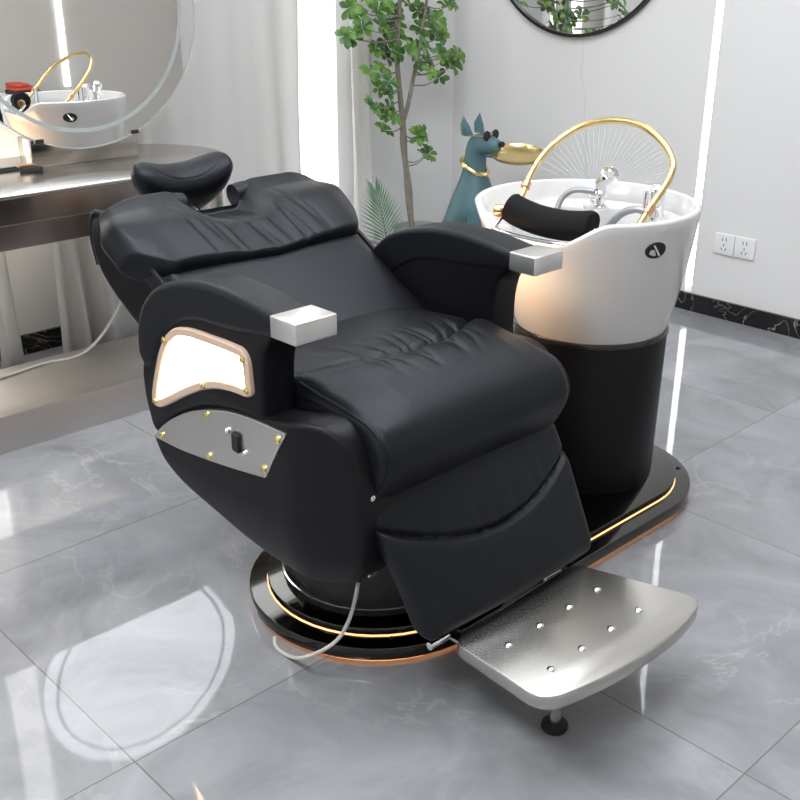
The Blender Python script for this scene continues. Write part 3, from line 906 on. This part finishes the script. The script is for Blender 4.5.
# ------------------------------------------------------------------ steel styling table with round mirror
TX = .48
tab = thing('styling_table', 'long brushed steel styling table with rounded end and low steel plinth', 'table', (0, 1.655, 0))
top_o = stadium(-1.3, TX, 1.655, .298)
make('tabletop', *sweep(top_o, .755, .765, .003, n=2, axis='z'), 'steel', tab, angle=30)
make('apron', *sweep(offset2(top_o, .004), .680, .755, .002, n=1, axis='z'), 'apron', tab, angle=30)
make('lower_apron', *sweep(offset2(top_o, .010), .608, .680, .002, n=1, axis='z'), 'apron', tab, angle=30)
make('plinth', *sweep(stadium(-1.3, .42, 1.555, .195), .0, .118, .003, n=2, axis='z'), 'plinth', tab, angle=30)
make('fill_strip', *box(-.6, .46, 1.9485, 1.954, .690, .735), 'glow_fill', tab, smooth=False)['label'] = 'added unseen warm white fill strip along the back edge of the table'  # added strip, brightens the curtains below the table
make('support', *box(-1.25, -.75, 1.50, 1.72, .117, .61), 'steel', tab, smooth=False)

# mirror (turned a little about z), centre (.327, 1.68, 1.233)
MA = R(3.0); MC = Vector((.327, 1.68, 1.236)); mh = Vector((-math.sin(MA), -math.cos(MA), 0)); mn = (mh + Vector((0, 0, .0087))).normalized(); mu = Vector((math.cos(MA), -math.sin(MA), 0))
mir = thing('standing_mirror', 'large round frameless mirror with frosted ring standing on the steel table', 'mirror', tuple(MC + Vector((0, 0, -.471))))
def disc(r0, r1, d0, d1, n=128):
    if r0 <= 0: return lathe([(0, d0), (r1, d0), (r1, d1), (0, d1)], MC, n, axis=mn)
    return lathe([(r0, d0), (r1, d0), (r1, d1), (r0, d1)], MC, n, axis=mn, closed=True)
make('mirror_glass', *disc(0, .420, -.006, .0), 'mirror', mir, angle=30)
make('mirror_rim', *disc(.4195, .4235, -.010, .001), 'mirror_edge', mir, angle=30)
make('frosted_ring', *disc(.360, .373, -.001, .0006), 'frost', mir, angle=30)['label'] = 'thin grey frosted light ring'
make('back_panel', *disc(0, .40, -.022, -.006), 'plastic_white', mir, angle=30)
def mbox(u0, u1, d0, d1, z0, z1):
    v = []
    for z in (z0, z1):
        for d in (d0, d1):
            for u in (u0, u1):
                p = MC + mu * u + mh * d; v.append((p.x, p.y, z))
    return v, box(0, 1, 0, 1, 0, 1)[1]
make('mirror_stand', *mbox(-.185, .185, -.125, -.0235, .765, .852), 'stand', mir, bevel=.002)['label'] = 'polished steel box stand'
for u in (-.165, .165):
    make('clip', *mbox(u - .014, u + .014, -.024, .006, .842, .856), 'black_satin', mir, bevel=.002)

# small dark comb and clip left of the stand
cm = thing('hair_comb', 'small dark comb and clips lying on the steel table left of the mirror stand', 'comb', (.10, 1.72, .765))
make('comb_spine', *box(.02, .13, 1.735, 1.752, .765, .771), 'rubber', cm, bevel=.001)
mt = MB()
for k in range(18): mt.add(box(.023 + k * .006, .026 + k * .006, 1.70, 1.736, .7655, .769))
mt.build('teeth', 'rubber', cm, smooth=False)
cm2 = thing('hair_clip', 'little brown hair clip on the steel table touching the mirror stand', 'clip', (.115, 1.655, .765))
make('clip_body', *sweep(round_poly([(.075, 1.66), (.14, 1.635), (.148, 1.655), (.085, 1.685)], .006), .765, .779, .003, n=2, axis='z'), 'rubber', cm2)
make('clip_arm', *sweep(round_poly([(.075, 1.675), (.13, 1.66), (.135, 1.675), (.08, 1.695)], .006), .779, .787, .002, n=2, axis='z'), 'copper', cm2)

# white cable lying over the plinth
cb = make('cable', *tube([(-.35, 1.62, .123), (-.10, 1.66, .123), (.08, 1.69, .123), (.20, 1.68, .123), (.30, 1.70, .16), (.40, 1.725, .25), (.48, 1.75, .37)], .005, 8, smoothn=8), 'cable')
tag(cb, 'thin white cable lying on the steel plinth and rising behind the chair', 'cable')

# ------------------------------------------------------------------ curtains
def curtain(x0, x1, y, amp, per, label, zb=.01, flare=0.0, ph=0.0, seed=1):
    rnd = random.Random(seed)
    n = int((x1 - x0) / per * 14); nz = 26
    ks = [(rnd.uniform(.75, 1.35), rnd.uniform(0, 6.28), rnd.uniform(.4, 1)) for _ in range(3)]
    v = []; f = []
    for j in range(nz + 1):
        z = zb + (ZC - .03 - zb) * j / nz
        low = max(0, 1 - z / .75)
        for i in range(n + 1):
            s = i / n; x = x0 + (x1 - x0) * s
            w = sum(a * math.sin(2 * PI * k * (x - x0) / per + p + ph + .5 * z) for k, p, a in ks) / 2
            v.append((x + flare * low * (s ** 1.5) + .012 * math.sin(z * 3 + 9 * s), y + amp * w * (.75 + .5 * low) - .05 * low * flare * 4 * s, z))
    for j in range(nz):
        for i in range(n):
            a = j * (n + 1) + i
            f.append((a, a + 1, a + n + 2, a + n + 1))
    o = make('curtain', v, f, 'curtain', None, loc=(x0, y, 0), angle=80)
    md = o.modifiers.new('thickness', 'SOLIDIFY'); md.thickness = .0025
    tag(o, label, 'curtain', 'sheer white curtains')
    return o
curtain(-1.2, -.10, 2.03, .030, .13, 'white sheer curtain at the far left behind the round table mirror', seed=3)
curtain(.070, .150, 2.02, .022, .07, 'narrow white sheer curtain left of the dark skirting gap under the steel table', seed=21)
curtain(.29, .80, 2.02, .036, .12, 'white sheer curtain bunched below the steel table beside the dark skirting gap', flare=.10, seed=5)
curtain(.80, 1.49, 2.04, .016, .17, 'smooth white sheer curtain left of the glowing pane', seed=8)
curtain(1.775, 1.90, 2.05, .020, .11, 'narrow white sheer curtain right of the glowing pane', seed=11)

# ------------------------------------------------------------------ tree in a pot
def aty(u, v, y):      # survey helper: where the line of sight through a photo point meets depth y
    d = CR * ((u - 400) / FL) + CD * ((v - 400) / FL) + CF
    t_ = (y - CAMP.y) / d.y
    return CAMP + d * t_
TY = 1.93
tr = thing('potted_tree', 'slim indoor tree with round green leaf clusters in the corner by the white wall', 'tree', (2.10, TY, 0))
make('pot', *lathe([(0, .0), (.10, 0), (.125, .20), (.13, .22), (.12, .22), (.115, .19), (0, .19)], (2.10, TY, 0), 32), 'pot', tr)
base = Vector((2.09, TY, .18))
trunk_px = [(412, 226), (408, 185), (404, 150), (403, 122)]
tp = [base] + [aty(u, v, TY) for u, v in trunk_px]
fork = tp[-1]
lp_ = [aty(u, v, TY) for u, v in ((400, 95), (397, 60), (398, 30), (400, 0), (402, -40), (405, -90))]
rp_ = [aty(u, v, TY - .03) for u, v in ((408, 105), (414, 75), (419, 50), (424, 20), (428, -10), (434, -60))]
make('trunk', *tube(tp, lambda q: .0165 - .003 * q + .002 * math.sin(q * 17), 10, smoothn=6), 'bark', tr)
make('branch', *tube([fork] + lp_, lambda q: .0125 - .006 * q, 8, smoothn=6), 'bark', tr)
make('branch', *tube([fork] + rp_, lambda q: .0105 - .005 * q, 8, smoothn=6), 'bark', tr)
clusters = [(349, 8), (356, 14), (352, 38), (347, 36), (362, 28), (386, 4), (378, 10), (394, 12), (388, 28), (380, 26), (396, 26), (398, 38), (388, 42), (376, 48), (386, 56), (396, 52), (380, 68), (370, 72), (388, 82), (378, 88), (386, 92), (372, 108), (384, 114), (393, 118), (383, 130), (390, 108),
            (417, 136), (421, 134), (428, 154), (424, 157), (441, 54), (446, 60), (457, 54), (454, 66), (439, 78), (410, 6), (418, 10), (424, 12), (421, 28), (434, 30), (432, 22), (440, 36), (437, 20), (447, 6), (450, 4), (414, 46), (425, 46), (410, 52), (420, 66), (427, 62), (430, 72),
            (382, -10), (396, -14), (412, -12), (430, -12), (364, -8), (446, -16), (352, -14), (400, -30), (420, -34), (380, -36), (440, -38)]
rnd = random.Random(4)
leaves = MB(); twigs = MB()
for cu, cv in clusters:
    yy = TY - .02 + rnd.uniform(-.11, .07)
    c = aty(cu, cv, yy)
    if c.x > X1 - .09: c.x = X1 - .09
    ax = Vector((rnd.uniform(-.5, .3), -1 + rnd.uniform(-.2, .6), rnd.uniform(.1, .9))).normalized()
    a0 = ax.cross(Vector((1, 0, .2))).normalized(); b0 = ax.cross(a0)
    nl = rnd.choice((6, 7, 7, 8))
    for k in range(nl):
        an = 2 * PI * (k + rnd.uniform(-.2, .2)) / nl
        d = (a0 * math.cos(an) + b0 * math.sin(an) + ax * rnd.uniform(.0, .5)).normalized()
        s = d.cross(ax).normalized(); n_ = s.cross(d)
        L = rnd.uniform(.036, .054); Wd = L * rnd.uniform(.27, .35)
        v = []
        for q, wd, h in ((0, .10, 0), (.3, .55, .004), (.6, 1.0, .005), (.85, .85, .001), (1, .08, -.005)):
            p = c + d * (L * q + .003)
            v += [p - s * Wd * wd + n_ * h, p + n_ * (h - .003), p + s * Wd * wd + n_ * h]
        f = []
        for q in range(4):
            for w_ in range(2):
                a = q * 3 + w_; f.append((a, a + 1, a + 4, a + 3))
        leaves.add((v, f))
    # twig from the nearest branch point
    br = catmull([fork] + (lp_ if cu < 404 else rp_), 6) + catmull(tp, 6)
    bp_ = min(br, key=lambda p: (p - c).length + (.0 if p.z < c.z else .12))
    if (bp_ - c).length < .45:
        twigs.add(tube([bp_, (bp_ + c) / 2 + Vector((0, 0, -.015)), c], lambda q: .0038 - .0022 * q, 5, smoothn=3))
fo = leaves.build('foliage', 'leaf', tr, angle=60)
twigs.build('twigs', 'bark', tr)

# palm frond plant
pl = thing('potted_palm', 'small potted palm with one upright feather leaf behind the barber chair', 'palm', (1.80, 1.80, 0))
make('pot', *lathe([(0, .0), (.075, 0), (.09, .14), (.095, .16), (.085, .16), (.08, .135), (0, .135)], (1.80, 1.80, 0), 28), 'pot', pl)
spine = [Vector((1.80, 1.80, .13))] + [aty(u, v, 1.79) for u, v in ((389, 246), (386, 234), (383, 220), (380, 206), (376, 192))]
sp_c = catmull(spine, 10)
make('stem', *tube(sp_c, lambda q: .004 - .0025 * q, 6), 'palm', pl)
lf = MB()
seg = catmull(spine[1:], 4); NN = len(seg)
vw = Vector((.64, .66, -.38)).normalized()
for i, p in enumerate(seg):
    tdir = (seg[min(i + 1, NN - 1)] - seg[max(0, i - 1)]).normalized()
    sd = tdir.cross(vw).normalized()
    q = i / (NN - 1)
    L = .150 * (1 - .50 * q) * (.75 + .4 * min(1, q * 3))
    for s in (-1, 1):
        d = (sd * s * (1 - .55 * q) + tdir * (.75 + .7 * q) + vw * .12 * math.sin(i * 2.0 + s)).normalized()
        w_ = tdir.cross(d).cross(d).normalized() * .0042
        e = p + d * L + Vector((0, 0, -.006))
        m_ = p + d * L * .5
        lf.add(([p - w_ * .5, p + w_ * .5, m_ + w_, m_ - w_, e], [(0, 1, 2, 3), (3, 2, 4)]))
lf.build('leaflets', 'palm', pl, angle=60)
make('low_leaf', *tube([aty(395, 243, 1.78), aty(378, 243, 1.77), aty(366, 240, 1.76), aty(357, 236, 1.75)], lambda q: .009 - .005 * q + .002 * math.sin(q * 25), 7, smoothn=5), 'bark', pl)['label'] = 'dry grey brown twisted leaf'

# ------------------------------------------------------------------ dog statue holding a tray
DX, DY = 2.07, 1.60
dog = thing('dog_statue', 'teal sitting dog statue with sunglasses and gold collar in the corner', 'statue', (DX, DY, 0))
df = Vector((.14, -.99, 0)).normalized(); ds = Vector((.99, .14, 0)).normalized()   # facing, and its left side
def dp(a, b, z): return Vector((DX, DY, 0)) + df * a + ds * b + Vector((0, 0, z))
def skinned(name, nodes, edges, mat, parent, sub=2):
    base = absloc(parent)
    me = bpy.data.meshes.new(name)
    me.from_pydata([tuple(p - base) for p, r in nodes], edges, [])
    o = bpy.data.objects.new(name, me); COL.objects.link(o); o.parent = parent
    md = o.modifiers.new('skin', 'SKIN'); md.use_smooth_shade = True
    for i, (p, r) in enumerate(nodes):
        sv = me.skin_vertices[0].data[i]
        sv.radius = (r, r) if not isinstance(r, tuple) else r
        sv.use_root = (i == 0)
    s = o.modifiers.new('subdivision', 'SUBSURF'); s.levels = sub; s.render_levels = sub
    me.materials.append(MAT[mat])
    return o
nodes = [(dp(-.10, 0, .10), .10), (dp(-.05, 0, .22), .105), (dp(.0, 0, .34), .098), (dp(.025, 0, .44), .080), (dp(.028, 0, .52), .056), (dp(.030, 0, .59), .050), (dp(.040, 0, .655), .062),
         (dp(.090, 0, .658), .048), (dp(.135, 0, .650), .034), (dp(.158, 0, .647), .026),
         (dp(.07, .055, .36), .045), (dp(.10, .06, .20), .030), (dp(.105, .06, .04), .028), (dp(.15, .06, .022), .024),
         (dp(.07, -.055, .36), .045), (dp(.10, -.06, .20), .030), (dp(.105, -.06, .04), .028), (dp(.15, -.06, .022), .024),
         (dp(-.04, .10, .12), .075), (dp(.06, .125, .05), .04), (dp(-.04, -.10, .12), .075), (dp(.06, -.125, .05), .04)]
edges = [(0, 1), (1, 2), (2, 3), (3, 4), (4, 5), (5, 6), (6, 7), (7, 8), (8, 9), (3, 10), (10, 11), (11, 12), (12, 13), (3, 14), (14, 15), (15, 16), (16, 17), (0, 18), (18, 19), (0, 20), (20, 21)]
skinned('body', nodes, edges, 'dog', dog)
for s in (-1, 1):
    b0 = dp(.018, s * .040, .690); tpx = dp(.005, s * .062, .775)
    v = [b0 + df * .030, b0 - df * .030 + ds * s * .008, b0 + ds * s * .026 - df * .002, b0 - ds * s * .022, tpx, (b0 + tpx) / 2 + ds * s * .026, (b0 + tpx) / 2 - df * .028, (b0 + tpx) / 2 + df * .020]
    f = [(0, 7, 5, 2), (2, 5, 6, 1), (1, 6, 7, 0), (7, 4, 5), (5, 4, 6), (6, 4, 7), (0, 2, 1)]
    make('ear', v, f, 'dog', dog, smooth=False)
make('nose', *ellipsoid(dp(.163, 0, .662), .015, .015, .013), 'rubber', dog)
gl = MB()
for s in (-1, 1):
    c = dp(.108, s * .032, .695)
    gl.add(lathe([(0, -.006), (.019, -.006), (.022, 0), (.019, .006), (0, .006)], c, 20, axis=df))
sg = gl.build('sunglasses', 'rubber', dog); sg['label'] = 'black round sunglasses with gold frame'
fr = MB()
fr.add(tube([dp(.108, -.012, .697), dp(.110, 0, .700), dp(.108, .012, .697)], .003, 6))
for s in (-1, 1): fr.add(tube([dp(.103, s * .052, .695), dp(.06, s * .058, .695), dp(.02, s * .050, .690)], .003, 6))
fr.build('glasses_frame', 'copper', sg)
ring = [dp(.029 + .056 * math.cos(a) , .054 * math.sin(a), .555 - .030 * math.cos(a)) for a in [2 * PI * k / 24 for k in range(24)]]
cl = make('collar', *tube(ring + [ring[0]], .011, 8), 'gold', dog); cl['label'] = 'gold collar with buckle'
make('buckle', *ellipsoid(dp(.085, 0, .525), .012, .018, .014), 'gold', cl)
make('lower_jaw', *ellipsoid(dp(.110, 0, .612), .040, .022, .012, rot=Matrix.Rotation(math.atan2(df.y, df.x), 3, 'Z')), 'dog', dog)

trc = dp(.245, 0, .616)
ty = make('serving_tray', *lathe([(0, 0), (.070, .0), (.104, .010), (.112, .022), (.115, .021), (.107, .006), (.072, -.004), (0, -.004)], trc, 48, axis=(-.13, -.13, 1)), 'gold', None, loc=tuple(trc))
tag(ty, 'round gold tray held in the mouth of the teal dog statue', 'tray')

# ------------------------------------------------------------------ round mirror on the right wall
WC = Vector((X1, 1.437, 1.592)); wr = .514
wm = thing('round_wall_mirror', 'round mirror in thin black frame hanging high on the pale wall', 'mirror', tuple(WC))
make('mirror_glass', *lathe([(0, .004), (wr - .004, .004), (wr - .004, .012), (0, .012)], WC, 96, axis=(-1, 0, 0)), 'mirror', wm, angle=30)
make('mirror_frame', *lathe([(wr - .010, .0), (wr + .004, .0), (wr + .004, .024), (wr - .010, .024)], WC, 96, axis=(-1, 0, 0), closed=True), 'black_frame', wm, angle=30)

# wall sockets
for y, lab in ((.598, 'left white wall socket plate of the pair low on the pale wall'), (.506, 'right white wall socket plate of the pair low on the pale wall')):
    zc = .312
    s = thing('wall_socket', lab, 'socket', (X1, y, zc), 'paired wall sockets')
    make('plate', *box(X1 - .010, X1, y - .0445, y + .0445, zc - .043, zc + .043), 'plastic_white', s, bevel=.003)
    for dy, dz, w_, h_, ro in ((-.008, .020, .002, .007, 0), (.008, .020, .002, .007, 0), (0, -.004, .002, .006, 0), (-.009, -.020, .002, .006, .5), (.009, -.020, .002, .006, -.5)):
        m = []
        for xx in (X1 - .0104, X1 - .009):
            for a, b in ((-1, -1), (1, -1), (1, 1), (-1, 1)):
                ca, sa = math.cos(ro), math.sin(ro)
                yy, zz = a * w_, b * h_
                m.append((xx, y + dy + yy * ca - zz * sa, zc + dz + yy * sa + zz * ca))
        make('slot', m, [(0, 1, 2, 3), (7, 6, 5, 4), (0, 4, 5, 1), (1, 5, 6, 2), (2, 6, 7, 3), (3, 7, 4, 0)], 'slot', s, smooth=False)

# ------------------------------------------------------------------ trolley and towels, seen only in the standing mirror
tx, ty_ = 1.20, -1.72
tl = thing('trolley', 'rounded white trolley reflected at the left edge of the standing mirror', 'trolley', (tx, ty_, 0))
make('cabinet', *sweep(round_poly([(tx - .22, ty_ - .2), (tx + .18, ty_ - .2), (tx + .18, ty_ + .2), (tx - .22, ty_ + .2)], .08), .03, .66, .02, n=4, axis='z'), 'plastic_white', tl)
for a in (-1, 1):
    for b in (-1, 1):
        make('caster', *lathe([(0, 0), (.02, 0), (.02, .03), (0, .03)], (tx + a * .14, ty_ + b * .13, 0), 12), 'rubber', tl)
tray = make('flat_box', *box(tx + .0, tx + .16, ty_ - .10, ty_ + .10, .66, .685), 'rubber', None, loc=(tx + .08, ty_, .66), bevel=.003)
tag(tray, 'flat black box on the white trolley reflected in the standing mirror', 'box')
for k, (dx, w_) in enumerate(((0, .155), (.0, .10))):
    z = .685 + k * .022
    tw = make('folded_towel', *sweep(round_poly([(tx + .0 + dx, ty_ - .09), (tx + .0 + dx + w_, ty_ - .09), (tx + dx + w_, ty_ + .09), (tx + dx, ty_ + .09)], .02), z, z + .022, .009, n=3, axis='z'), 'red', None, loc=(tx + .08, ty_, z))
    tag(tw, ('lower, longer' if k == 0 else 'upper, shorter') + ' red folded towel on the black box reflected in the standing mirror', 'towel', 'red towels')

# ------------------------------------------------------------------ world and colour
wd = bpy.data.worlds.new('world'); SC.world = wd; wd.use_nodes = True
wd.node_tree.nodes['Background'].inputs['Color'].default_value = (.8, .85, .9, 1)
wd.node_tree.nodes['Background'].inputs['Strength'].default_value = .3
vs = SC.view_settings
vs.view_transform = 'Standard'; vs.look = 'None'; vs.gamma = 1.0; vs.use_curve_mapping = False; vs.exposure = 0.0
